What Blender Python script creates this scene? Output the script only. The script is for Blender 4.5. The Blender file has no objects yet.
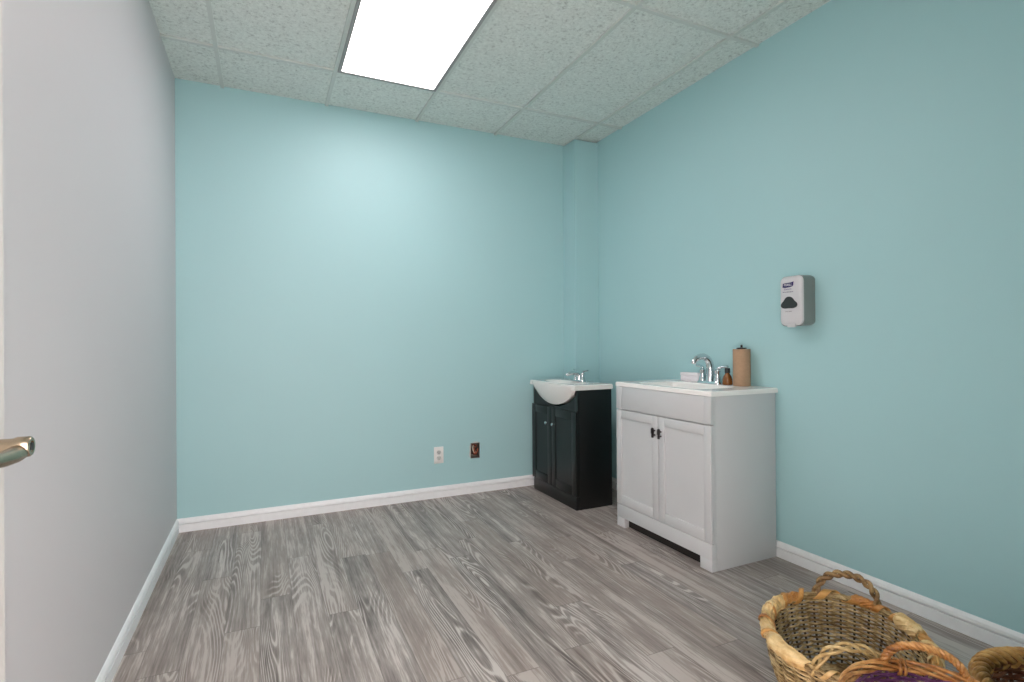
import bpy, bmesh, math, random
from math import sin, cos, pi, radians
from mathutils import Vector, Matrix, noise as mnoise
random.seed(7)
SC = bpy.context.scene
COL = SC.collection

# ------------------------------------------------------------------ room dimensions (metres)
XL, XR, YB, H = -0.478, 2.4114, 3.755, 2.705
YF = 0.12                    # inner face of the wall the camera looks in through
T = 0.6096                   # ceiling module
GX, GY = -0.2283, 3.2597     # first ceiling grid crossing
BUMPX, BUMPY = 2.1965, 3.5704

# ------------------------------------------------------------------ materials
def srgb(r, g, b):
    f = lambda c: (c/255/12.92) if c/255 <= .04045 else ((c/255+.055)/1.055)**2.4
    return (f(r), f(g), f(b), 1)

class NT:
    def __init__(s, name):
        s.m = bpy.data.materials.new(name); s.m.use_nodes = True
        s.t = s.m.node_tree; s.n = s.t.nodes
        s.b = s.n['Principled BSDF']
    def add(s, typ, **kw):
        n = s.n.new(typ)
        for k, v in kw.items(): setattr(n, k, v)
        return n
    def link(s, a, b): s.t.links.new(a, b)
    def math(s, op, a, b=None, c=None):
        n = s.add('ShaderNodeMath', operation=op)
        for i, v in enumerate((a, b, c)):
            if v is None: continue
            if hasattr(v, 'links'): s.link(v, n.inputs[i])
            else: n.inputs[i].default_value = v
        return n.outputs[0]
    def ramp(s, fac, stops):
        n = s.add('ShaderNodeValToRGB'); e = n.color_ramp.elements
        while len(e) < len(stops): e.new(.5)
        for el, (p, c) in zip(e, stops): el.position = p; el.color = c
        s.link(fac, n.inputs[0]); return n.outputs[0]
    def mix(s, fac, a, b, typ='MIX'):
        n = s.add('ShaderNodeMix', data_type='RGBA', blend_type=typ)
        for i, v in ((0, fac), (6, a), (7, b)):
            if hasattr(v, 'links'): s.link(v, n.inputs[i])
            else: n.inputs[i].default_value = v
        return n.outputs[2]
    def noise(s, vec, scale, detail=2, rough=.5, dist=0):
        n = s.add('ShaderNodeTexNoise'); n.inputs['Scale'].default_value = scale
        n.inputs['Detail'].default_value = detail; n.inputs['Roughness'].default_value = rough
        n.inputs['Distortion'].default_value = dist
        if vec is not None: s.link(vec, n.inputs['Vector'])
        return n.outputs['Fac']
    def obj(s): return s.add('ShaderNodeTexCoord').outputs['Object']
    def mapped(s, vec, scale):
        n = s.add('ShaderNodeMapping'); n.inputs['Scale'].default_value = scale
        s.link(vec, n.inputs['Vector']); return n.outputs[0]
    def bump(s, h, strength, dist=.002):
        n = s.add('ShaderNodeBump'); n.inputs['Strength'].default_value = strength
        n.inputs['Distance'].default_value = dist
        s.link(h, n.inputs['Height']); s.link(n.outputs[0], s.b.inputs['Normal'])

def simple(name, c, rough=.5, metal=0, var=.04, scale=30, bump=0, spec=None, coat=0):
    t = NT(name); v = t.obj(); n = t.noise(v, scale, 3)
    d = tuple(max(0, x*(1-var)) for x in c[:3])+(1,); l = tuple(min(1, x*(1+var)) for x in c[:3])+(1,)
    t.link(t.ramp(n, [(.3, d), (.7, l)]), t.b.inputs['Base Color'])
    t.b.inputs['Roughness'].default_value = rough; t.b.inputs['Metallic'].default_value = metal
    if spec is not None: t.b.inputs['Specular IOR Level'].default_value = spec
    if coat: t.b.inputs['Coat Weight'].default_value = coat; t.b.inputs['Coat Roughness'].default_value = .1
    if bump: t.bump(n, bump, .001)
    return t.m

def wall_paint(name, c, rough):
    t = NT(name); v = t.obj()
    n = t.noise(v, 1.2, 2); d = tuple(x*.985 for x in c[:3])+(1,)
    t.link(t.ramp(n, [(.3, d), (.7, c)]), t.b.inputs['Base Color'])
    t.b.inputs['Roughness'].default_value = rough; t.b.inputs['Specular IOR Level'].default_value = .42
    t.bump(t.noise(v, 160, 2), .08, .001)
    return t.m

def floor_mat():
    t = NT('grey oak laminate'); v = t.obj()
    sx = t.add('ShaderNodeSeparateXYZ'); t.link(v, sx.inputs[0]); X, Y = sx.outputs[0], sx.outputs[1]
    u = t.math('DIVIDE', t.math('SUBTRACT', X, .604-1.25), .125)
    ix = t.math('FLOOR', u); fx = t.math('FRACT', u)
    w1 = t.add('ShaderNodeTexWhiteNoise', noise_dimensions='1D'); t.link(ix, w1.inputs['W'])
    yy = t.math('ADD', t.math('DIVIDE', Y, 1.2), t.math('MULTIPLY', w1.outputs[0], 7.0))
    iy = t.math('FLOOR', yy); fy = t.math('FRACT', yy)
    cid = t.add('ShaderNodeCombineXYZ'); t.link(ix, cid.inputs[0]); t.link(iy, cid.inputs[1])
    w2 = t.add('ShaderNodeTexWhiteNoise', noise_dimensions='2D'); t.link(cid.outputs[0], w2.inputs['Vector'])
    rid = w2.outputs['Value']
    # grain coordinates, shifted per plank
    g = t.add('ShaderNodeCombineXYZ')
    t.link(t.math('ADD', X, t.math('MULTIPLY', rid, 37.0)), g.inputs[0]); t.link(Y, g.inputs[1]); t.link(t.math('MULTIPLY', rid, 91.0), g.inputs[2])
    gv = g.outputs[0]
    cath = t.noise(t.mapped(gv, (9.0, .95, 1)), 1.0, .6, .4, .15)
    rings = t.math('SINE', t.math('MULTIPLY', cath, 190.0))
    rings = t.math('MULTIPLY_ADD', rings, .5, .5)
    fine = t.noise(t.mapped(gv, (150, 7, 1)), 1.0, 3, .65)
    streak = t.noise(t.mapped(gv, (42, .9, 1)), 1.0, 3, .6)
    band = t.noise(t.mapped(gv, (15, .55, 1)), 1.0, 2, .55)
    blot = t.noise(t.mapped(gv, (9, 3.2, 1)), 1.0, 3, .6)
    tone = t.math('ADD', t.math('MULTIPLY', rid, .10), t.math('MULTIPLY', streak, .60))
    tone = t.math('ADD', tone, t.math('MULTIPLY', band, .62))
    tone = t.math('ADD', tone, t.math('MULTIPLY', blot, .40))
    tone = t.math('ADD', tone, t.math('MULTIPLY', t.math('SUBTRACT', fine, .5), .62))
    # cathedral rings only on part of the boards
    mask = t.ramp(t.noise(t.mapped(gv, (7, 1.5, 1)), 1.0, 2), [(.50, (0, 0, 0, 1)), (.62, (1, 1, 1, 1))])
    rr = t.math('MULTIPLY', t.math('MULTIPLY', t.math('SUBTRACT', t.math('POWER', rings, 2.6), .33), .34), mask)
    tone = t.math('ADD', tone, rr)
    base = t.ramp(tone, [(.56, srgb(92, 85, 81)), (.74, srgb(134, 127, 122)), (.90, srgb(164, 157, 151)), (1.14, srgb(198, 193, 187))])
    warm = t.mix(t.math('MULTIPLY', w2.outputs['Value'], .42), base, srgb(146, 131, 121))
    # joints
    ex = t.math('MINIMUM', fx, t.math('SUBTRACT', 1.0, fx)); ey = t.math('MINIMUM', fy, t.math('SUBTRACT', 1.0, fy))
    jx = t.math('LESS_THAN', ex, .010); jy = t.math('LESS_THAN', ey, .0016)
    j = t.math('MULTIPLY', t.math('MAXIMUM', jx, jy), .45)
    t.link(t.mix(j, warm, srgb(84, 76, 73)), t.b.inputs['Base Color'])
    t.b.inputs['Roughness'].default_value = .42
    t.bump(tone, .12, .001)
    return t.m

def tile_mat():
    t = NT('fissured acoustic tile'); v = t.obj()
    p = t.noise(t.mapped(v, (1, 1, 1)), 62, 3, .6, .4)
    vo = t.add('ShaderNodeTexVoronoi'); vo.inputs['Scale'].default_value = 95; t.link(v, vo.inputs['Vector'])
    pit = t.math('LESS_THAN', vo.outputs['Distance'], .17)
    c1 = t.ramp(p, [(.29, srgb(178, 188, 184)), (.42, srgb(212, 222, 217)), (.60, srgb(222, 232, 227)), (.75, srgb(232, 240, 236))])
    t.link(t.mix(t.math('MULTIPLY', pit, .42), c1, srgb(130, 138, 134)), t.b.inputs['Base Color'])
    t.b.inputs['Roughness'].default_value = .95
    t.bump(p, .25, .002)
    return t.m

def wicker_mat(name, stops, zscale=150, rough=.6):
    t = NT(name); v = t.obj()
    a = t.noise(t.mapped(v, (9, 9, zscale)), 1.0, 2, .6)
    b = t.noise(v, 55, 2, .6)
    f = t.math('ADD', t.math('MULTIPLY', a, .75), t.math('MULTIPLY', b, .35))
    t.link(t.ramp(f, stops), t.b.inputs['Base Color'])
    t.b.inputs['Roughness'].default_value = rough
    t.bump(b, .3, .001)
    return t.m

def emit(name, c, s):
    t = NT(name); t.b.inputs['Base Color'].default_value = (.9, .9, .9, 1)
    t.b.inputs['Emission Color'].default_value = c; t.b.inputs['Emission Strength'].default_value = s
    n = t.noise(t.obj(), 300, 1); t.bump(n, .2, .001)
    return t.m

M = dict(
    teal=wall_paint('pale turquoise wall paint', srgb(168, 210, 213), .52),
    grey=wall_paint('light grey wall paint', srgb(205, 206, 208), .55),
    trim=simple('white gloss trim paint', srgb(236, 242, 243), .35, var=.02),
    groove=simple('shadow line filler', srgb(120, 116, 112), .7),
    floor=floor_mat(), tile=tile_mat(),
    tbar=simple('painted steel ceiling grid', srgb(200, 210, 205), .45, var=.02),
    lframe=simple('grey painted light frame', srgb(150, 152, 150), .4, var=.02),
    lens=emit('lit white diffuser', (1, .862, .885, 1), 9.6),
    cab=simple('light grey cabinet lacquer', srgb(200, 204, 205), .42, var=.012, scale=4),
    toe_shade=simple('painted toe gap shade', srgb(34, 30, 28), .8),  # near-black colour standing in for shade below the cabinet
    marble=simple('white cultured marble', srgb(246, 246, 242), .18, var=.015, scale=6, coat=.3),
    espresso=simple('black stained cabinet wood', srgb(8, 12, 12), .36, var=.15, scale=12),
    porcelain=simple('white glazed porcelain', srgb(234, 234, 230), .12, var=.01, scale=5, coat=.4),
    chrome=simple('polished chrome', (.72, .74, .76, 1), .10, 1, var=.03),
    nickel=simple('satin nickel', srgb(172, 158, 136), .26, 1, var=.05, scale=60),
    bronze=simple('dark bronze pull', srgb(70, 66, 66), .35, .8),
    black=simple('black plastic', srgb(20, 20, 21), .4),
    kraft=simple('brown kraft paper', srgb(172, 142, 114), .85, var=.06, scale=80, bump=.2),
    card=simple('cardboard core', srgb(120, 92, 66), .9),
    whitebox=simple('white card box', srgb(235, 232, 236), .6, var=.01),
    amber=simple('amber glass bottle', srgb(128, 78, 30), .15, var=.2, scale=60, coat=.3),
    dispw=simple('white dispenser plastic', srgb(206, 208, 210), .35, var=.01),
    dispg=simple('grey dispenser plastic with side shade', srgb(132, 140, 136), .4, var=.02),  # grey plastic, deepened to carry the shading of the sides
    dispd=simple('dark smoked window', srgb(44, 48, 48), .3, var=.1),
    navy=simple('navy print', srgb(34, 28, 92), .5), ink=simple('purple grey print', srgb(112, 100, 150), .5),
    inkg=simple('grey print', srgb(130, 130, 132), .5), white=simple('white print', srgb(238, 238, 240), .5),
    recept=simple('grey receptacle face', srgb(200, 207, 204), .4, var=.01),
    outlet=simple('white outlet plastic', srgb(226, 229, 226), .35, var=.01), slot=simple('slot black', srgb(50, 56, 54), .6),
    steel=simple('galvanised box steel', srgb(150, 146, 140), .45, .7, var=.12),
    plaster=simple('bare gypsum edge', srgb(214, 208, 198), .9),
    wire_r=simple('rust wire sheath', srgb(140, 70, 44), .6), wire_k=simple('dark wire sheath', srgb(44, 38, 34), .6),
    wire_w=simple('cream wire sheath', srgb(205, 196, 176), .6),
    doorp=simple('grey white door paint', srgb(202, 203, 200), .5, var=.01),
    b1=wicker_mat('weathered willow', [(.32, srgb(60, 44, 22)), (.46, srgb(116, 92, 54)), (.58, srgb(172, 148, 102)), (.70, srgb(214, 194, 150))]),
    b1s=wicker_mat('dark willow stakes', [(.35, srgb(36, 26, 14)), (.7, srgb(72, 54, 30))], 40),
    husk=wicker_mat('pale maize husk', [(.34, srgb(168, 122, 66)), (.5, srgb(212, 176, 116)), (.72, srgb(236, 212, 160))], 30, .5),
    wrap=wicker_mat('tan husk strip', [(.34, srgb(138, 84, 36)), (.5, srgb(188, 130, 66)), (.72, srgb(216, 168, 98))], 30, .45),
    twig=wicker_mat('twisted twig', [(.34, srgb(76, 56, 34)), (.5, srgb(126, 98, 62)), (.7, srgb(176, 148, 102))], 40),
    twigp=wicker_mat('pale twisted twig', [(.34, srgb(128, 98, 52)), (.5, srgb(182, 154, 100)), (.7, srgb(216, 194, 142))], 40),
    orange=wicker_mat('orange brown willow', [(.34, srgb(106, 64, 28)), (.5, srgb(172, 116, 60)), (.7, srgb(224, 174, 112))], 60, .4),
    purple=wicker_mat('purple dyed willow', [(.34, srgb(40, 20, 42)), (.5, srgb(84, 44, 84)), (.7, srgb(126, 84, 124))], 120, .45),
    braid=wicker_mat('golden brown rush', [(.34, srgb(110, 74, 30)), (.5, srgb(160, 116, 58)), (.7, srgb(208, 166, 100))], 60, .5),
    brown=wicker_mat('dark brown willow', [(.34, srgb(44, 20, 12)), (.5, srgb(84, 42, 24)), (.72, srgb(150, 98, 66))], 120, .45),
)

# ------------------------------------------------------------------ mesh helpers
class MB:
    """collects shapes given in world metres into one mesh"""
    def __init__(s): s.bm = bmesh.new()
    def box(s, x0, x1, y0, y1, z0, z1, bev=0, seg=2):
        r = bmesh.ops.create_cube(s.bm, size=1)
        vs = r['verts']
        for v in vs:
            v.co = Vector(((x0+x1)/2+v.co.x*(x1-x0), (y0+y1)/2+v.co.y*(y1-y0), (z0+z1)/2+v.co.z*(z1-z0)))
        if bev:
            es = list({e for v in vs for e in v.link_edges})
            bmesh.ops.bevel(s.bm, geom=es, offset=bev, segments=seg, affect='EDGES', profile=.5)
        return s
    def rings(s, rings, caps=True, closed=False):
        """loft equal-length rings of points"""
        vv = [[s.bm.verts.new(p) for p in r] for r in rings]
        n = len(vv[0]); k = len(vv)
        for i in range(k if closed else k-1):
            a, b = vv[i], vv[(i+1) % k]
            for j in range(n):
                s.bm.faces.new((a[j], a[(j+1) % n], b[(j+1) % n], b[j]))
        if caps and not closed:
            s.bm.faces.new(list(reversed(vv[0]))); s.bm.faces.new(vv[-1])
        return s
    def tube(s, pts, r, sides=8, closed=False, flat=1.0, up=None):
        pts = [Vector(p) for p in pts]; n = len(pts)
        rr = r if isinstance(r, (list, tuple)) else [r]*n
        R = []; prev = None
        for i in range(n):
            if closed: t = pts[(i+1) % n]-pts[i-1]
            else: t = pts[min(i+1, n-1)]-pts[max(i-1, 0)]
            if t.length < 1e-9: t = Vector((0, 0, 1))
            t.normalize()
            ref = Vector(up) if up else Vector((0, 0, 1))
            if closed or up:
                u = ref-t*ref.dot(t)
                if u.length < 1e-4: u = Vector((1, 0, 0))-t*t.x
            elif prev is None:
                u = ref-t*ref.dot(t)
                if u.length < 1e-3: u = Vector((1, 0, 0))-t*t.x
            else: u = prev-t*prev.dot(t)
            u.normalize(); prev = u; w = t.cross(u)
            R.append([pts[i]+(u*cos(2*pi*j/sides)*flat+w*sin(2*pi*j/sides))*rr[i] for j in range(sides)])
        s.rings(R, caps=not closed, closed=closed); return s
    def lathe(s, c, prof, sides=24, axis='z'):
        """prof: list of (radius, height) around axis through c"""
        c = Vector(c); R = []
        for r, h in prof:
            r = max(r, 1e-4); ring = []
            for j in range(sides):
                a = 2*pi*j/sides
                if axis == 'z': p = (r*cos(a), r*sin(a), h)
                elif axis == 'x': p = (h, r*cos(a), r*sin(a))
                else: p = (r*sin(a), h, r*cos(a))
                ring.append(c+Vector(p))
            R.append(ring)
        return s.rings(R)
    def poly(s, pts, off):
        """polygon extruded by offset vector"""
        off = Vector(off)
        return s.rings([[Vector(p) for p in pts], [Vector(p)+off for p in pts]])
    def face(s, pts):
        s.bm.faces.new([s.bm.verts.new(p) for p in pts]); return s
    def build(s, name, mat, parent=None, smooth=False, mats=None, origin=None):
        bmesh.ops.recalc_face_normals(s.bm, faces=s.bm.faces[:])
        o0 = Vector(origin) if origin is not None else Vector((0, 0, 0))
        base = o0 if parent is None else wloc(parent)+o0*0
        if base.length: bmesh.ops.translate(s.bm, verts=s.bm.verts[:], vec=-base)
        me = bpy.data.meshes.new(name); s.bm.to_mesh(me); s.bm.free()
        for m in (mats or [mat]): me.materials.append(m)
        if smooth:
            me.polygons.foreach_set('use_smooth', [True]*len(me.polygons))
            try: me.set_sharp_from_angle(angle=radians(42))
            except Exception: pass
        o = bpy.data.objects.new(name, me); COL.objects.link(o)
        if parent: o.parent = parent
        else: o.location = base
        return o

def wloc(o):
    v = Vector((0, 0, 0))
    while o: v = v+o.location; o = o.parent
    return v
def tag(o, label, cat, group=None):
    o['label'] = label; o['category'] = cat
    if group: o['group'] = group
    return o
def thing(name, label, cat, loc, group=None):
    o = bpy.data.objects.new(name, None); COL.objects.link(o); o.location = loc; o.empty_display_size = .1
    return tag(o, label, cat, group)
def struct(o, label, cat):
    o['kind'] = 'structure'; o['label'] = label; o['category'] = cat; return o

# ------------------------------------------------------------------ shell
struct(MB().box(XL-.1, XR+.1, -.6, YB+.1, -.05, 0).build('floor', M['floor']), 'grey wood-look laminate plank floor', 'floor')
HX0, HX1, HZ0, HZ1 = 1.386, 1.458, .258, .372      # hole for the open electrical box
mb = MB()
mb.box(XL-.1, HX0, YB, YB+.1, 0, H+.1).box(HX1, XR+.1, YB, YB+.1, 0, H+.1)
mb.box(HX0, HX1, YB, YB+.1, 0, HZ0).box(HX0, HX1, YB, YB+.1, HZ1, H+.1)
struct(mb.build('wall_back', M['teal']), 'turquoise back wall', 'wall')
struct(MB().box(XR, XR+.1, YF-.12, YB, 0, H+.1).build('wall_right', M['teal']), 'turquoise right wall with the dispenser', 'wall')
struct(MB().box(XL-.1, XL, YF-.12, YB, 0, H+.1).build('wall_left', M['grey']), 'light grey left wall behind the open door', 'wall')
struct(MB().box(BUMPX, XR, BUMPY, YB, 0, H).build('wall_corner', M['teal']), 'turquoise boxed-in column in the far right corner', 'wall')
mb = MB(); mb.box(XL, -.415, YF-.12, YF, 0, H).box(.62, XR, YF-.12, YF, 0, H).box(-.415, .62, YF-.12, YF, 2.08, H)
struct(mb.build('wall_front', M['teal']), 'turquoise wall with the doorway the view is taken from', 'wall')

# ceiling: tiles plus a suspended grid of bars
mb = MB(); mb.box(XL-.1, XR+.1, YF-.12, YB+.1, H+.011, H+.06)
ceil = struct(mb.build('ceiling', M['tile']), 'suspended ceiling of white fissured acoustic tiles', 'ceiling')
mb = MB(); bw = .0105
xs = [GX+T*k for k in range(0, 5)]
ys = [GY-2*T*k for k in range(0, 3)]
for x in xs: mb.box(x-bw, x+bw, YF, YB if x < BUMPX else BUMPY, H, H+.012)
for k, y in enumerate(ys):
    ed = [XL]+xs+[XR]
    for a, b in zip(ed[:-1], ed[1:]):
        mb.box(a+(bw if a != XL else 0), b-(bw if b != XR else 0), y-bw, y+bw, H+.0005, H+.012)
mb.build('ceiling_grid', M['tbar'], ceil)

# baseboards (moulded profile swept along each wall)
BP = [(0, 0), (.013, 0), (.013, .046), (.0115, .047), (.0012, .0474), (.0012, .0546), (.0130, .055), (.0130, .058), (.0105, .069), (.004, .079), (0, .081)]
def baseboard(name, pts_fn, a, b, label):
    mb = MB(); mb.rings([[pts_fn(t, d, z) for d, z in BP] for t in (a, b)])
    struct(mb.build(name, M['trim']), label, 'baseboard')
baseboard('baseboard_back', lambda t, d, z: (t, YB-d, z), XL, BUMPX, 'white moulded baseboard along the back wall')
baseboard('baseboard_right', lambda t, d, z: (XR-d, t, z), YF, BUMPY, 'white moulded baseboard along the right wall')
baseboard('baseboard_left', lambda t, d, z: (XL+d, t, z), YF, YB-.012, 'white moulded baseboard along the left wall')

# ------------------------------------------------------------------ ceiling light
LX0, LX1, LY0, LY1 = GX+T, GX+2*T, GY-2*T, GY
L = thing('ceiling_light', 'bright recessed fluorescent troffer set in the tiled ceiling', 'light', ((LX0+LX1)/2, (LY0+LY1)/2, H))
mb = MB(); f = .020; e = .011
mb.box(LX0+e, LX0+e+f, LY0+e, LY1-e, H-.006, H+.004, .001).box(LX1-e-f, LX1-e, LY0+e, LY1-e, H-.006, H+.004, .001)
mb.box(LX0+e+f, LX1-e-f, LY0+e, LY0+e+f, H-.006, H+.004, .001).box(LX0+e+f, LX1-e-f, LY1-e-f, LY1-e, H-.006, H+.004, .001)
mb.build('frame', M['lframe'], L)
mb = MB(); mb.box(LX0+e+f, LX1-e-f, LY0+e+f, LY1-e-f, H-.002, H+.003)
mb.build('diffuser', M['lens'], L)

# ------------------------------------------------------------------ door with lever on the left
DX0, DX1, DY0, DY1 = -.402, -.362, .13, 1.080
dr = MB().box(DX0, DX1, DY0, DY1, .012, 2.04, .002).build('door_1', M['doorp'], origin=(DX1, DY0, 0))
struct(dr, 'light grey door standing open along the left wall', 'door')
hy, hz = .982, .977
hd = MB().lathe((DX1, hy, hz), [(.001, 0), (.032, 0), (.032, .004), (.028, .008), (.015, .010), (.013, .012), (.0125, .042), (.0145, .046), (.0145, .060), (.0125, .0625), (.008, .0625), (.008, .0605), (.0001, .0605)], 28, 'x').build('door_handle', M['nickel'], dr, True)
hd['label'] = 'satin nickel lever handle'
mb = MB()
P = [(DX1+.050, hy+.003, hz-.005), (DX1+.050, hy-.02, hz-.0075), (DX1+.048, hy-.05, hz-.008), (DX1+.045, hy-.085, hz-.006), (DX1+.041, hy-.115, hz-.003), (DX1+.039, hy-.128, hz-.001)]
mb.tube(P, [.0120, .0115, .0105, .0095, .0085, .005], 14, flat=1.0)
mb.build('lever', M['nickel'], hd, True)
MB().lathe((DX1+.0600, hy, hz), [(.0001, 0), (.006, 0), (.0055, .003), (.0001, .0035)], 16, 'x').build('lock_button', M['black'], hd, True)

# ------------------------------------------------------------------ sink tops as height fields
def sink_slab(mb, x0, x1, y0, y1, ztop, th, depth_fn, nx=56, ny=72, edge=.004):
    def g(a, b, n):
        return [a, a+edge]+[a+edge+(b-a-2*edge)*i/n for i in range(1, n)]+[b-edge, b]
    gx, gy = g(x0, x1, nx), g(y0, y1, ny); V = []
    for i, x in enumerate(gx):
        row = []
        for j, y in enumerate(gy):
            b = i in (0, len(gx)-1) or j in (0, len(gy)-1)
            row.append(mb.bm.verts.new((x, y, ztop-(edge if b else depth_fn(x, y)))))
        V.append(row)
    for i in range(len(gx)-1):
        for j in range(len(gy)-1):
            mb.bm.faces.new((V[i][j], V[i+1][j], V[i+1][j+1], V[i][j+1]))
    ring = [V[i][0] for i in range(len(gx))]+[V[-1][j] for j in range(1, len(gy))]+[V[i][-1] for i in range(len(gx)-2, -1, -1)]+[V[0][j] for j in range(len(gy)-2, 0, -1)]
    low = [mb.bm.verts.new((v.co.x, v.co.y, ztop-th)) for v in ring]
    n = len(ring)
    for k in range(n): mb.bm.faces.new((ring[k], ring[(k+1) % n], low[(k+1) % n], low[k]))
    # underside follows the bowl
    W = {}
    for v, w in zip(ring, low): W[v] = w
    for i in range(len(gx)):
        for j in range(len(gy)):
            v = V[i][j]
            if v not in W: W[v] = mb.bm.verts.new((v.co.x, v.co.y, min(ztop-th, v.co.z-.010)))
    for i in range(len(gx)-1):
        for j in range(len(gy)-1):
            mb.bm.faces.new((W[V[i][j]], W[V[i][j+1]], W[V[i+1][j+1]], W[V[i+1][j]]))
def sstep(t):
    t = max(0, min(1, t)); return t*t*(3-2*t)

# ------------------------------------------------------------------ white vanity
VX, VY0, VY1, VZ = 1.9486, 1.932, 2.711, .8757
BX = XR-.0135                       # stands against the baseboard
V = thing('vanity_cabinet', 'light grey two-door bathroom vanity with white sink top and dark pulls, against right wall', 'vanity', ((VX+BX)/2, (VY0+VY1)/2, 0))
fx = VX+.0175                        # carcass front plane
zt = VZ-.0245
mb = MB()
mb.box(fx+.018, BX, VY0+.006, VY0+.022, 0, zt, .0008).box(fx+.018, BX, VY1-.022, VY1-.006, 0, zt, .0008)    # sides
mb.box(BX-.006, BX, VY0+.022, VY1-.022, .06, zt)                                                            # back
mb.box(fx+.018, BX-.006, VY0+.022, VY1-.022, .095, .11)                                                     # bottom
# face frame with legs and toe cut-out
mb.box(fx, fx+.018, VY0+.006, 2.012, .135, zt).box(fx, fx+.018, 2.636, VY1-.006, .135, zt)
mb.box(fx-.0155, fx+.018, VY0+.006, 2.016, 0, .0575, .0012).box(fx-.0155, fx+.018, 2.632, VY1-.006, 0, .0575, .0012)
mb.box(fx-.0155, fx+.018, VY0+.006, VY1-.006, .0570, .1335, .0008).box(fx, fx+.018, 2.012, 2.636, .690, .725).box(fx, fx+.018, 2.012, 2.636, .835, zt)
mb.box(fx, fx+.018, 2.30, 2.34, .135, .69)
mb.build('cabinet_body', M['cab'], V, True)
MB().box(fx+.03, BX-.01, VY0+.03, VY1-.03, .086, .0945).box(fx+.020, fx+.029, VY0+.024, VY1-.024, .001, .0855).build('toe_shade_board', M['toe_shade'], V)  # dark boards added to imitate the shade inside the toe cut-out
mb = MB(); mb.box(fx-.0165, fx-.0005, VY0+.006, 1.984, .7140, zt-.002, .0012).box(fx-.0165, fx-.0005, VY1-.056, VY1-.006, .7140, zt-.002, .0012)
mb.box(fx-.0145, fx-.0005, 1.982, VY1-.054, .7140, zt-.002, .0008).build('drawer_front', M['cab'], V, True)
def shaker(y0, y1, z0, z1, xf, th, rail, rec, mat, root, botrail=None):
    mb = MB(); br = botrail or rail
    mb.box(xf, xf+th, y0, y0+rail, z0, z1, .0015).box(xf, xf+th, y1-rail, y1, z0, z1, .0015)
    mb.box(xf, xf+th, y0+rail, y1-rail, z0, z0+br, .0015).box(xf, xf+th, y0+rail, y1-rail, z1-rail, z1, .0015)
    d = mb.box(xf+rec, xf+th, y0+rail-.003, y1-rail+.003, z0+br-.003, z1-rail+.003).build('door', mat, root, True)
    return d
for (a, b, hyy) in ((VY0+.006, 2.3195, 2.297), (2.323, VY1-.006, 2.348)):
    d = shaker(a, b, .1365, .7080, fx-.0165, .016, .048, .0065, M['cab'], V, .056)
    mb = MB(); x = fx-.0165
    mb.lathe((x-.014, hyy, .628), [(.0045, 0), (.0045, .014)], 10, 'x').lathe((x-.014, hyy, .604), [(.0045, 0), (.0045, .014)], 10, 'x')
    mb.box(x-.022, x-.013, hyy-.0065, hyy+.0065, .590, .645, .002)
    mb.box(x-.024, x-.0125, hyy-.0085, hyy+.0085, .612, .640, .002)
    h = mb.build('handle', M['bronze'], d, True); h['label'] = 'small dark bronze pull'
# counter with integral rectangular basin
def wbasin(x, y):
    u = abs((x-2.135)/.150); v = abs((y-2.3215)/.262)
    r = (u**6+v**6)**(1/6)
    return .105*sstep((1.0-r)/.22)*(1-.12*u*u)
mb = MB(); sink_slab(mb, VX, XR-.001, VY0, VY1, VZ, .0245, wbasin)
top = mb.build('sink_top', M['marble'], V, True); top['label'] = 'glossy white countertop with integral basin'
MB().lathe((2.14, 2.3215, VZ-.105), [(.0001, .003), (.02, .003), (.021, .001), (.021, -.004), (.0001, -.004)], 20).build('drain', M['chrome'], top, True)

def faucet(root, x, y, z, s=1.0, tall=.15, label='chrome two-handle faucet'):
    mb = MB()
    # base plate, an oval slab
    ring = lambda w, l, zz: [(x+w*cos(a), y+(l-w)*(1 if sin(a) >= 0 else -1)+w*sin(a), zz) for a in [2*pi*(j+.5)/28 for j in range(28)]]
    w, l = .027*s, .079*s
    mb.rings([ring(w, l, z), ring(w, l, z+.006*s), ring(w*.85, l*.96, z+.012*s)])
    fa = mb.build('faucet', M['chrome'], root, True); fa['label'] = label
    mb = MB()
    pts = [(x, y, z+.010*s), (x+.004*s, y, z+.045*s), (x+.002*s, y, z+tall*.62), (x-.012*s, y, z+tall*.88), (x-.042*s, y, z+tall), (x-.078*s, y, z+tall*.98), (x-.105*s, y, z+tall*.86), (x-.112*s, y, z+tall*.76)]
    # smooth the path
    def cr(p, n=6):
        P = [Vector(q) for q in p]; P = [2*P[0]-P[1]]+P+[2*P[-1]-P[-2]]; out = []
        for i in range(1, len(P)-2):
            for k in range(n):
                t = k/n
                out.append(.5*((2*P[i])+(P[i+1]-P[i-1])*t+(2*P[i-1]-5*P[i]+4*P[i+1]-P[i+2])*t*t+(3*P[i]-P[i-1]-3*P[i+1]+P[i+2])*t**3))
        return out+[P[-2]]
    q = cr(pts); n = len(q)
    mb.tube(q, [(.0235-.0105*(i/(n-1))**.8)*s for i in range(n)], 14, up=(0, 1, 0))
    mb.build('spout', M['chrome'], fa, True)
    for sg in (-1, 1):
        mb = MB(); yy = y+sg*.052*s
        mb.lathe((x, yy, z+.010*s), [(.021*s, 0), (.019*s, .012*s), (.013*s, .032*s), (.012*s, .046*s), (.015*s, .052*s), (.015*s, .058*s), (.009*s, .064*s), (.0001, .065*s)], 18)
        mb.tube(cr([(x, yy, z+.066*s), (x+.004*s, yy+sg*-.0*s, z+.078*s), (x+.01*s, yy+sg*.022*s, z+.086*s), (x+.014*s, yy+sg*.055*s, z+.090*s)]), .0068*s, 10)
        mb.build('lever', M['chrome'], fa, True)
    return fa
faucet(V, 2.345, 2.335, VZ, 1.12, .155)

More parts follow.
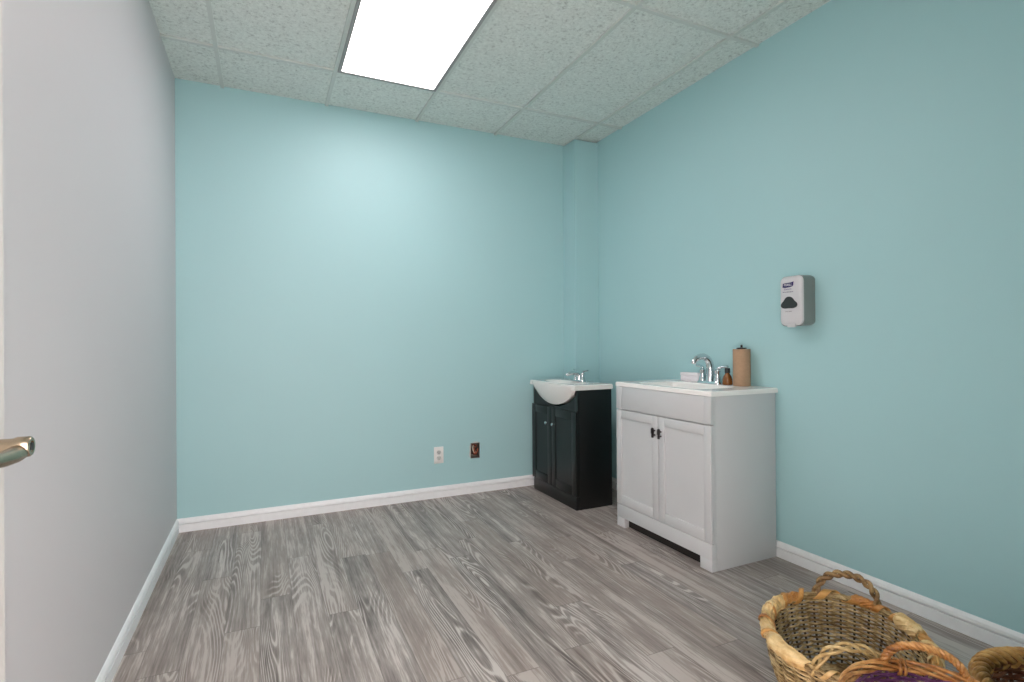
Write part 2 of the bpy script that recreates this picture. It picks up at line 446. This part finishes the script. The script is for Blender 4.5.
# ------------------------------------------------------------------ things on the white vanity
rx, ry = 2.345, 2.105
P_ = thing('paper_towel_roll', 'upright roll of brown kraft paper towel on the grey vanity', 'paper towel', (rx, ry, VZ+.0008))
MB().lathe((rx, ry, VZ+.0008), [(.019, .002), (.0440, .001), (.0450, .004), (.0450, .197), (.0440, .1995), (.019, .1995), (.018, .196), (.018, .004)], 36).build('paper', M['kraft'], P_, True)
mb = MB(); mb.lathe((rx, ry, VZ+.0008), [(.0001, 0), (.017, 0), (.017, .2005), (.026, .201), (.026, .207), (.006, .2085), (.0055, .222), (.0001, .223)], 20)
k = mb.build('spindle', M['black'], P_, True); k['label'] = 'black spindle knob poking out of the top'
bx_, by_ = 2.335, 2.195
A = thing('soap_bottle', 'tiny amber brown bottle with black cap between faucet and paper roll', 'bottle', (bx_, by_, VZ+.0008))
MB().lathe((bx_, by_, VZ+.0008), [(.0001, 0), (.0255, 0), (.0275, .003), (.0265, .030), (.021, .048), (.013, .060), (.0115, .066), (.0001, .066)], 22).build('bottle_body', M['amber'], A, True)
MB().lathe((bx_, by_, VZ+.0670), [(.0001, 0), (.0145, 0), (.0145, .022), (.012, .027), (.0001, .0275)], 18).build('cap', M['black'], A, True)
W = thing('soap_box', 'small white oblong box against the wall left of the tall faucet', 'box', (2.38, 2.515, VZ+.0008))
MB().box(2.353, 2.408, 2.440, 2.587, VZ+.0008, VZ+.032, .002).build('box_base', M['whitebox'], W, True)
MB().box(2.351, 2.4085, 2.438, 2.589, VZ+.0325, VZ+.052, .003).build('lid', M['whitebox'], W, True)

# ------------------------------------------------------------------ black vanity
KX, KY0, KY1, KZ, KB = 1.8525, 3.030, 3.690, .8327, 2.152
K = thing('vanity_cabinet', 'compact black two-door vanity with belly sink, standing in the far corner', 'vanity', ((KX+KB)/2, (KY0+KY1)/2, 0))
kf = 1.880; kt = KZ-.034
ym = (KY0+KY1)/2; AR = .315; AD = .118
mb = MB()
mb.box(kf+.016, KB, KY0+.012, KY0+.028, 0, kt, .0008).box(kf+.016, KB, KY1-.028, KY1-.006, .088, kt, .0008).box(kf+.016, KB, KY1-.050, KY1-.0285, 0, .10)
mb.box(KB-.006, KB, KY0+.028, KY1-.028, .05, kt).box(kf+.016, KB-.006, KY0+.028, KY1-.05, .09, .105)
# plinth and stiles
mb.box(kf-.013, kf+.016, KY0+.012, KY1-.031, 0, .088, .001)
mb.box(kf, kf+.016, KY0+.012, KY0+.050, .0885, kt, .001).box(kf, kf+.016, KY1-.050, KY1-.006, .0885, kt, .001)
# top rail with arched cut-out
n = 28; lo = .640
arc = lambda y: kt-.012-AD*(1-((y-ym)/AR)**2)**.9 if abs(y-ym) < AR else kt
ya, yb = KY0+.050, KY1-.050
R = []
for i in range(n+1):
    y = ya+(yb-ya)*i/n; zt_ = max(arc(y)-.006, lo+.01)
    R.append([(kf, y, lo), (kf, y, zt_), (kf+.016, y, zt_), (kf+.016, y, lo)])
mb.rings(R)
mb.build('cabinet_body', M['espresso'], K, True)
for (a, b, hyy) in ((KY0+.013, 3.379, 3.332), (3.382, KY1-.006, 3.430)):
    d = shaker(a, b, .0905, .652, kf-.014, .0135, .058, .0045, M['espresso'], K)
    mb = MB(); mb.lathe((kf-.014, hyy, .535), [(.006, .001), (.005, -.008), (.010, -.014), (.0125, -.019), (.010, -.025), (.0001, -.027)], 18, 'x')
    h = mb.build('knob', M['chrome'], d, True); h['label'] = 'small round chrome knob'
# porcelain top with bowl; the bowl bulges out through the arch
def kbasin(x, y):
    u = (x-1.972)/.105; v = (y-ym)/.265
    return .105*sstep((1-math.sqrt(u*u+v*v))/.75)
mb = MB(); sink_slab(mb, KX, KB+.004, KY0, KY1, KZ, .034, kbasin, 40, 60, .005)
st = mb.build('sink_top', M['porcelain'], K, True); st['label'] = 'white porcelain sink top with rounded belly'
# belly: surface from rim line to arch, pushed out a little
mb = MB(); ny, nz = 40, 12; G = []
for i in range(ny+1):
    t = -1+2*i/ny; y = ym+t*.300
    dep = .128*max(0.0, 1-t*t)**.75+.002; row = []
    for j in range(nz+1):
        s = j/nz; z = KZ-.006-s*(dep+.02)
        bul = .022*(max(0, 1-t*t)**.6)*(1-s**2.2)
        row.append((KX-bul+.016*s**2, y, z))
    G.append(row)
R = [row+[(p[0]+.05+.02*(1-0), p[1], p[2]) for p in reversed(row)] for row in G]
mb.rings(R)
mb.build('bowl_belly', M['porcelain'], st, True)
faucet(K, 2.085, 3.352, KZ, .92, .062, 'low chrome two-handle faucet')

# ------------------------------------------------------------------ soap dispenser on right wall
SY0, SY1, SZ0, SZ1 = 1.716, 1.843, 1.186, 1.438
sc_y, sc_z = (SY0+SY1)/2, (SZ0+SZ1)/2
D = thing('soap_dispenser', 'white and grey hand sanitizer dispenser mounted high on the turquoise right wall', 'dispenser', (XR, sc_y, sc_z))
def rrect(x, y0, y1, z0, z1, r, n=6, bow=0):
    pts = []
    for cy, cz, a0 in ((y1-r, z1-r, 0), (y0+r, z1-r, pi/2), (y0+r, z0+r, pi), (y1-r, z0+r, 1.5*pi)):
        for k in range(n+1):
            a = a0+pi/2*k/n; yy = cy+r*cos(a); zz = cz+r*sin(a)
            pts.append((x-bow*(1-((yy-(y0+y1)/2)/((y1-y0)/2))**2), yy, zz))
    return pts
mb = MB()
mb.rings([rrect(XR-.0005, SY0+.004, SY1-.004, SZ0+.012, SZ1-.004, .02), rrect(XR-.02, SY0, SY1, SZ0+.008, SZ1, .022), rrect(XR-.084, SY0+.001, SY1-.001, SZ0+.005, SZ1-.002, .024)])
mb.build('back_housing', M['dispg'], D, True)
mb = MB()
mb.rings([rrect(XR-.0845, SY0+.002, SY1-.002, SZ0+.008, SZ1-.003, .028), rrect(XR-.091, SY0+.003, SY1-.003, SZ0+.009, SZ1-.005, .028, bow=.001), rrect(XR-.0965, SY0+.009, SY1-.009, SZ0+.022, SZ1-.013, .026, bow=.003), rrect(XR-.0985, SY0+.016, SY1-.016, SZ0+.034, SZ1-.022, .022, bow=.004), rrect(XR-.099, SY0+.03, SY1-.03, SZ0+.06, SZ1-.045, .012, bow=.004)])
fc = mb.build('front_cover', M['dispw'], D, True)
mb = MB(); mb.box(XR-.0985, XR-.085, sc_y-.026, sc_y+.022, SZ0-.001, SZ0+.026, .006)
mb.build('nozzle_shroud', M['dispw'], D, True)
FX = XR-.1035
# dark smoked window: rounded triangle
cy_, cz_ = 1.7845, 1.300
tri = []
for q in range(48):                       # blunt rounded triangle, wide foot, soft crown
    a = 2*pi*q/48; cx_, sx_ = cos(a), sin(a)
    r_ = 1.0+.16*cos(3*(a-pi/2))-.05*sx_
    tri.append((cy_+.0400*r_*cx_, cz_+.0285*r_*sx_+.003))
MB().poly([(FX-.0015, y, z) for y, z in tri], (.006, 0, 0)).build('level_window', M['dispd'], fc)
# printed mark and lines
mark = [(1.8185, 1.381), (1.8165, 1.398), (1.811, 1.4005), (1.770, 1.403), (1.759, 1.4065), (1.762, 1.389), (1.768, 1.383), (1.786, 1.380), (1.806, 1.3785)]
MB().poly([(FX-.0004, y, z) for y, z in mark], (.004, 0, 0)).build('logo', M['navy'], fc)
def text(body, name, size, y, z, x, mat, parent, sx=1.0, shear=0):
    cu = bpy.data.curves.new(name, 'FONT'); cu.body = body; cu.size = size; cu.align_x = 'CENTER'; cu.align_y = 'CENTER'; cu.extrude = .0003; cu.shear = shear
    tmp = bpy.data.objects.new(name, cu); COL.objects.link(tmp)
    dg = bpy.context.evaluated_depsgraph_get(); me = bpy.data.meshes.new_from_object(tmp.evaluated_get(dg))
    bpy.data.objects.remove(tmp)
    # local x -> -Y, local y -> +Z, facing -X
    me.transform(Matrix(((0, 0, -1, 0), (-sx, 0, 0, 0), (0, 1, 0, 0), (0, 0, 0, 1))))
    me.transform(Matrix.Translation(Vector((x, y, z))-wloc(parent)))
    me.materials.clear(); me.materials.append(mat)
    o = bpy.data.objects.new(name, me); COL.objects.link(o); o.parent = parent; return o
text('PURELL', 'logo_lettering', .0155, 1.789, 1.3915, FX-.0009, M['white'], fc, .85, .15)
text('ADVANCED', 'print', .0075, 1.789, 1.3705, FX-.0006, M['ink'], fc, 1)
text('INSTANT HAND SANITIZER', 'print', .0055, 1.789, 1.357, FX-.0006, M['navy'], fc, .85)
text('PUSH HERE', 'print', .0065, 1.785, 1.262, FX-.0006, M['inkg'], fc, 1.1)

# ------------------------------------------------------------------ outlet and open electrical box on the back wall
ox0, ox1, oz0, oz1 = 1.103, 1.175, .247, .367
O = thing('wall_outlet', 'white duplex power outlet low on the turquoise back wall', 'outlet', ((ox0+ox1)/2, YB, (oz0+oz1)/2))
MB().box(ox0, ox1, YB-.006, YB, oz0, oz1, .003).build('cover_plate', M['outlet'], O, True)
for zc in (oz0+.040, oz1-.040):
    mb = MB(); mb.lathe(((ox0+ox1)/2, YB-.0085, zc), [(.0001, 0), (.0165, 0), (.0172, .001), (.0172, .004)], 24, 'y')
    r = mb.build('receptacle', M['recept'], O, True)
    mb = MB(); xc = (ox0+ox1)/2
    mb.box(xc-.0085, xc-.0055, YB-.0092, YB-.008, zc-.002, zc+.008).box(xc+.0055, xc+.0085, YB-.0092, YB-.008, zc-.002, zc+.007)
    mb.lathe((xc, YB-.0092, zc-.008), [(.0001, 0), (.0035, 0), (.0035, .001)], 12, 'y')
    mb.build('slots', M['slot'], r)
J = thing('electrical_box', 'uncovered electrical box with loose wires in the back wall, beside white outlet', 'electrical box', ((HX0+HX1)/2, YB, (HZ0+HZ1)/2))
mb = MB(); dpt = .06
mb.box(HX0, HX0+.003, YB-.002, YB+dpt, HZ0, HZ1).box(HX1-.003, HX1, YB-.002, YB+dpt, HZ0, HZ1)
mb.box(HX0+.003, HX1-.003, YB-.002, YB+dpt, HZ0, HZ0+.003).box(HX0+.003, HX1-.003, YB-.002, YB+dpt, HZ1-.003, HZ1).box(HX0+.003, HX1-.003, YB+dpt-.003, YB+dpt, HZ0+.003, HZ1-.003)
mb.build('box_shell', M['steel'], J)
mb = MB()
mb.poly([(HX0-.010, YB-.0022, HZ0+.018), (HX0-.001, YB-.0022, HZ0+.004), (HX0-.001, YB-.0022, HZ1-.006), (HX0-.007, YB-.0022, HZ1-.020)], (0, .0020, 0))
mb.poly([(HX0+.014, YB-.0022, HZ1+.001), (HX1-.006, YB-.0022, HZ1+.001), (HX1-.020, YB-.0022, HZ1+.008), (HX0+.030, YB-.0022, HZ1+.007)], (0, .0020, 0))
p = mb.build('torn_wallboard_edge', M['plaster'], J); p['label'] = 'pale torn plasterboard edge'
jx, jz = (HX0+HX1)/2, (HZ0+HZ1)/2
for kx, (mat, ph) in enumerate((('wire_r', 0), ('wire_r', 1.7), ('wire_k', 3.1), ('wire_k', 4.4), ('wire_w', 5.3))):
    pts = []
    for i in range(22):
        t = i/21; a = ph+t*6.5
        pts.append((jx+.020*cos(a)*(.4+.7*t), YB+.045-.058*sin(pi*t)+.004*kx-.006, jz+.036*sin(a*.8+ph)*(.5+.5*t)))
    MB().tube(pts, .0050, 8).build('wire', M[mat], J, True)

# ------------------------------------------------------------------ baskets
def ell(c, ax, a, b, th, z):
    """point on an ellipse with long axis direction ax"""
    return Vector((c[0]+ax[0]*a*cos(th)-ax[1]*b*sin(th), c[1]+ax[1]*a*cos(th)+ax[0]*b*sin(th), z))
def woven(c, ax, prof, rows, stakes, amp, rw, zbase=.004):
    """rows of weavers running in and out of upright stakes; prof(s)->(a,b,z)"""
    W_ = MB(); S_ = MB(); n = stakes*4
    for k in range(rows):
        s = (k+.5)/rows; a, b, z = prof(s); pts = []
        for i in range(n):
            th = 2*pi*i/n; w = amp*cos(pi*(i/4*1.0)+pi*k)
            w += .0006*mnoise.noise((i*.7, k*3.1, 0))
            pts.append(ell(c, ax, a+w, b+w, th, z+.0012*mnoise.noise((i*.35, k*1.7, 4))))
        W_.tube(pts, rw*(.9+.25*random.random()), 6, closed=True)
    for j in range(stakes):
        th = 2*pi*(j)/stakes; pts = []
        for s in [i/8 for i in range(9)]:
            a, b, z = prof(s); pts.append(ell(c, ax, a, b, th, z))
        S_.tube(pts, rw*.95, 6)
    # woven floor of the basket
    a0, b0, z0 = prof(0)
    m = max(6, int(a0/.010))
    for k in range(m):
        f_ = (k+.7)/m; pts = []
        for i in range(64):
            pts.append(ell(c, ax, a0*f_, b0*f_, 2*pi*i/64, zbase+rw+.002*cos(i*1.57+pi*k)))
        W_.tube(pts, .0052, 6, closed=True)
    return W_, S_
def twist(mb, path, n, R, r, turns, sides=7):
    path = [Vector(p) for p in path]; N = len(path); prev = None; fr = []
    for i in range(N):
        t = (path[min(i+1, N-1)]-path[max(i-1, 0)]).normalized()
        u = (prev if prev else Vector((.37, .71, .6))); u = (u-t*u.dot(t)).normalized(); prev = u
        fr.append((u, t.cross(u)))
    for k in range(n):
        pts = []
        for i in range(N):
            a = 2*pi*(k/n+turns*i/(N-1)); u, w = fr[i]
            pts.append(path[i]+(u*cos(a)+w*sin(a))*R)
        mb.tube(pts, r, sides)
def arch(p0, p1, top, lean, n=48, pw=.62):
    p0, p1 = Vector(p0), Vector(p1); out = []
    for i in range(n+1):
        t = i/n; hgt = sin(pi*t)**pw
        tt = .5-.5*cos(pi*t)
        out.append(p0.lerp(p1, tt*.75+t*.25)+Vector((lean[0]*hgt, lean[1]*hgt, top*hgt)))
    return out

# --- large willow basket with husk rim
c1 = (1.613, 1.060); ax1 = (.805, .594); zr = .205; A1, B1 = .270, .220
def prof1(s):
    f_ = .74+.26*sin(s*pi/2)**.8
    return A1*f_-.004, B1*f_-.004, .008+(zr-.010)*s
B = thing('wicker_basket', 'large oval willow basket with pale husk-wrapped rim and two twisted twig handles', 'basket', (c1[0], c1[1], 0))
W_, S_ = woven(c1, ax1, prof1, 30, 32, .0070, .0040)
W_.build('woven_body', M['b1'], B, True); S_.build('stakes', M['b1s'], B, True)
def rimz(th): return zr+.010*abs(cos(th))**3
core = [ell(c1, ax1, A1, B1, 2*pi*i/120, rimz(2*pi*i/120)) for i in range(120)]
mb = MB(); twist(mb, core+[core[0]], 3, .0065, .0062, 16)
rim = mb.build('rim', M['b1'], B, True)
# fat husk rolls over stretches of the rim (angles in degrees from the long axis)
def roll(a0, a1, r0, mat, name='husk_roll', seed=0):
    mb = MB(); n = 40; pts, rr = [], []
    for i in range(n+1):
        t = i/n; th = radians(a0+(a1-a0)*t); p = ell(c1, ax1, A1, B1, th, rimz(th)+.004); pts.append(p)
        env = min(1, .55+3.0*min(t, 1-t))
        rr.append(r0*env*(1+.30*mnoise.noise((t*7+seed*1.7, seed*.6+.3, 1))))
    mb.tube(pts, rr, 14)
    # strand ridges lying along the roll
    for k in range(9):
        off = []
        for i in range(0, n+1):
            p = pts[i]; th = radians(a0+(a1-a0)*i/n); a = 2*pi*k/9+2.2*i/n+seed
            rad = Vector((p.x-c1[0], p.y-c1[1], 0)).normalized()
            off.append(p+(rad*cos(a)+Vector((0, 0, 1))*sin(a))*rr[i]*.93)
        mb.tube(off, .0036, 5)
    return mb.build(name, mat, rim, True)
roll(112, 151, .0215, M['husk'], seed=1)
roll(80, 114, .0190, M['husk'], seed=3)
roll(52, 82, .0225, M['husk'], seed=5)
roll(36, 55, .0140, M['wrap'], seed=9)
roll(-27, -9, .0150, M['wrap'], seed=10)
roll(-66, -43, .0225, M['husk'], seed=6)
roll(-104, -68, .0150, M['wrap'], seed=8)
# flat strips wound round the rim
def strip(a0, a1, turns, R, w, mat, seed):
    mb = MB(); n = int(46*turns)+8; pts = []
    for i in range(n+1):
        t = i/n; th = radians(a0+(a1-a0)*t); p = ell(c1, ax1, A1, B1, th, rimz(th)+.003)
        rad = Vector((p.x-c1[0], p.y-c1[1], 0)).normalized(); a = seed+2*pi*turns*t
        pts.append(p+(rad*cos(a)+Vector((0, 0, 1))*sin(a))*R)
    # ribbon with real thickness, lying on the rim
    Rg = []
    for i in range(n+1):
        tg = (pts[min(i+1, n)]-pts[max(i-1, 0)]).normalized(); th = radians(a0+(a1-a0)*i/n)
        cpt = ell(c1, ax1, A1, B1, th, rimz(th)+.003); nrm = (pts[i]-cpt); nrm = (nrm-tg*nrm.dot(tg)).normalized(); sd = tg.cross(nrm)
        Rg.append([pts[i]+sd*w+nrm*.0006, pts[i]+sd*w*.5+nrm*.0026, pts[i]-sd*w*.5+nrm*.0026, pts[i]-sd*w+nrm*.0006, pts[i]-sd*w-nrm*.001, pts[i]+sd*w-nrm*.001])
    mb.rings(Rg); return mb.build('husk_strip', mat, rim, True)
strip(-20, 22, 1.5, .0150, .0110, M['wrap'], 1.2)
strip(30, 62, 1.7, .0215, .0080, M['wrap'], .4)
strip(74, 118, 2.3, .0225, .0070, M['wrap'], 1.0)
strip(148, 172, 1.4, .0140, .0060, M['husk'], .2)
strip(-46, -24, 1.6, .0140, .0090, M['wrap'], 1.6)
strip(-100, -60, 2.0, .0190, .0070, M['husk'], 2.2)
strip(200, 262, 3.0, .0160, .0070, M['husk'], .9)
# handles at both ends of the long axis
def rp(deg, dz=0): th = radians(deg); return ell(c1, ax1, A1, B1, th, rimz(th)+dz)
mb = MB(); twist(mb, arch(rp(21, -.012), rp(-29, -.012), .100, (.022, .006)), 2, .0074, .0070, 4.2)
h = mb.build('handle', M['twig'], B, True); h['label'] = 'dark twisted twig handle'
mb = MB(); twist(mb, arch(rp(156, -.012), rp(203, -.012), .100, (.010, -.012), pw=.7), 3, .0092, .0044, 2.0)
h = mb.build('handle', M['twigp'], B, True); h['label'] = 'pale twisted twig handle'

# --- orange willow basket with purple bands
c2 = (1.335, .660); ax2 = (.80, .60); z2 = .300; A2 = .184
def prof2(s):
    f_ = .72+.28*s**.7; return A2*f_-.003, A2*f_-.003, .008+(z2-.010)*s
B = thing('wicker_basket', 'orange brown wicker basket with purple inner bands and one twisted handle', 'basket', (c2[0], c2[1], 0))
W_, S_ = woven(c2, ax2, lambda s: prof2(s*.70), 26, 26, .004, .0040)
W_.build('woven_body', M['orange'], B, True); S_.build('stakes', M['orange'], B, True)
mb = MB()
for k in range(11):
    s = .71+.27*(k+.5)/11; a, b, z = prof2(s)
    pts = [ell(c2, ax2, a+.004*cos(pi*i/4+pi*k), b+.004*cos(pi*i/4+pi*k), 2*pi*i/104, z) for i in range(104)]
    mb.tube(pts, .0034, 6, closed=True)
for j in range(26):
    pts = [ell(c2, ax2, prof2(s)[0], prof2(s)[1], 2*pi*j/26, prof2(s)[2]) for s in (.69, .78, .87, .97)]
    mb.tube(pts, .0038, 6)
mb.build('purple_band', M['purple'], B, True)
core = [ell(c2, ax2, A2, A2, 2*pi*i/120, z2) for i in range(121)]
mb = MB(); twist(mb, core, 5, .0105, .0043, 4)
rim2 = mb.build('rim', M['orange'], B, True)
def rim_at(deg, r=A2, z=z2): return ell(c2, (1, 0), r, r, radians(deg), z)
for deg in (52, 56, 10):
    p = rim_at(deg); rad = Vector((cos(radians(deg)), sin(radians(deg)), 0)); pts = []
    for i in range(16):
        a = 2*pi*i/16; pts.append(p+(rad*cos(a)*.0165+Vector((0, 0, 1))*sin(a)*.0165)+Vector((0, 0, -.003)))
    MB().tube(pts, .0042, 7, closed=True, up=(-rad.y, rad.x, .01)).build('lashing', M['orange'], rim2, True)
pa, pb = rim_at(66), rim_at(12)
mb = MB(); twist(mb, arch(pa, pb, .058, (.010, .010), 64, .75), 3, .0056, .0050, 6.5)
mb.build('handle', M['orange'], B, True)

# --- brown basket with wide braided rim
c3 = (1.800, .585); z3 = .235; A3 = .195
def prof3(s):
    f_ = .74+.26*s**.8; return A3*f_, A3*f_, .008+(z3-.008)*s
B = thing('wicker_basket', 'dark brown wicker basket with thick golden braided rim, nearest the right baseboard', 'basket', (c3[0], c3[1], 0))
W_, S_ = woven(c3, (1, 0), prof3, 26, 26, .0050, .0054)
W_.build('woven_body', M['brown'], B, True); S_.build('stakes', M['brown'], B, True)
core = [ell(c3, (1, 0), A3+.004, A3+.004, 2*pi*i/160, z3) for i in range(161)]
mb = MB(); twist(mb, core, 4, .0155, .0074, 11, 8)
twist(mb, [p+Vector((0, 0, -.022)) for p in core], 3, .009, .008, -13, 8)
mb.build('rim', M['braid'], B, True)

# ------------------------------------------------------------------ world, camera, view
w = bpy.data.worlds.new('doorway fill'); SC.world = w; w.use_nodes = True  # ambient fill added to even out the room; no hall lamp exists
bg = w.node_tree.nodes['Background']; bg.inputs[0].default_value = (1, .83, .80, 1); bg.inputs[1].default_value = 9.2

yaw, pit, rol, f_px = .4416, .003, .0067, 534.1984
s_, c_ = sin(yaw), cos(yaw); sp, cp = sin(pit), cos(pit); sr, cr_ = sin(rol), cos(rol)
r0 = Vector((c_, -s_, 0)); u0 = Vector((-s_*sp, -c_*sp, cp)); fw = Vector((s_*cp, c_*cp, sp))
a_ = r0*cr_-u0*sr; b_ = r0*sr+u0*cr_
cam = bpy.data.cameras.new('camera'); co = bpy.data.objects.new('camera', cam); COL.objects.link(co)
m = Matrix((a_, b_, -fw)).transposed().to_4x4(); m.translation = Vector((0, 0, 1.1196)); co.matrix_world = m
cam.sensor_width = 36; cam.sensor_fit = 'HORIZONTAL'; cam.lens = f_px*36/1024; cam.shift_x = -5.07/1024
cam.clip_start = .02
SC.camera = co
SC.view_settings.view_transform = 'Standard'; SC.view_settings.look = 'None'
SC.view_settings.exposure = 0.0; SC.view_settings.gamma = 1; SC.view_settings.use_curve_mapping = False
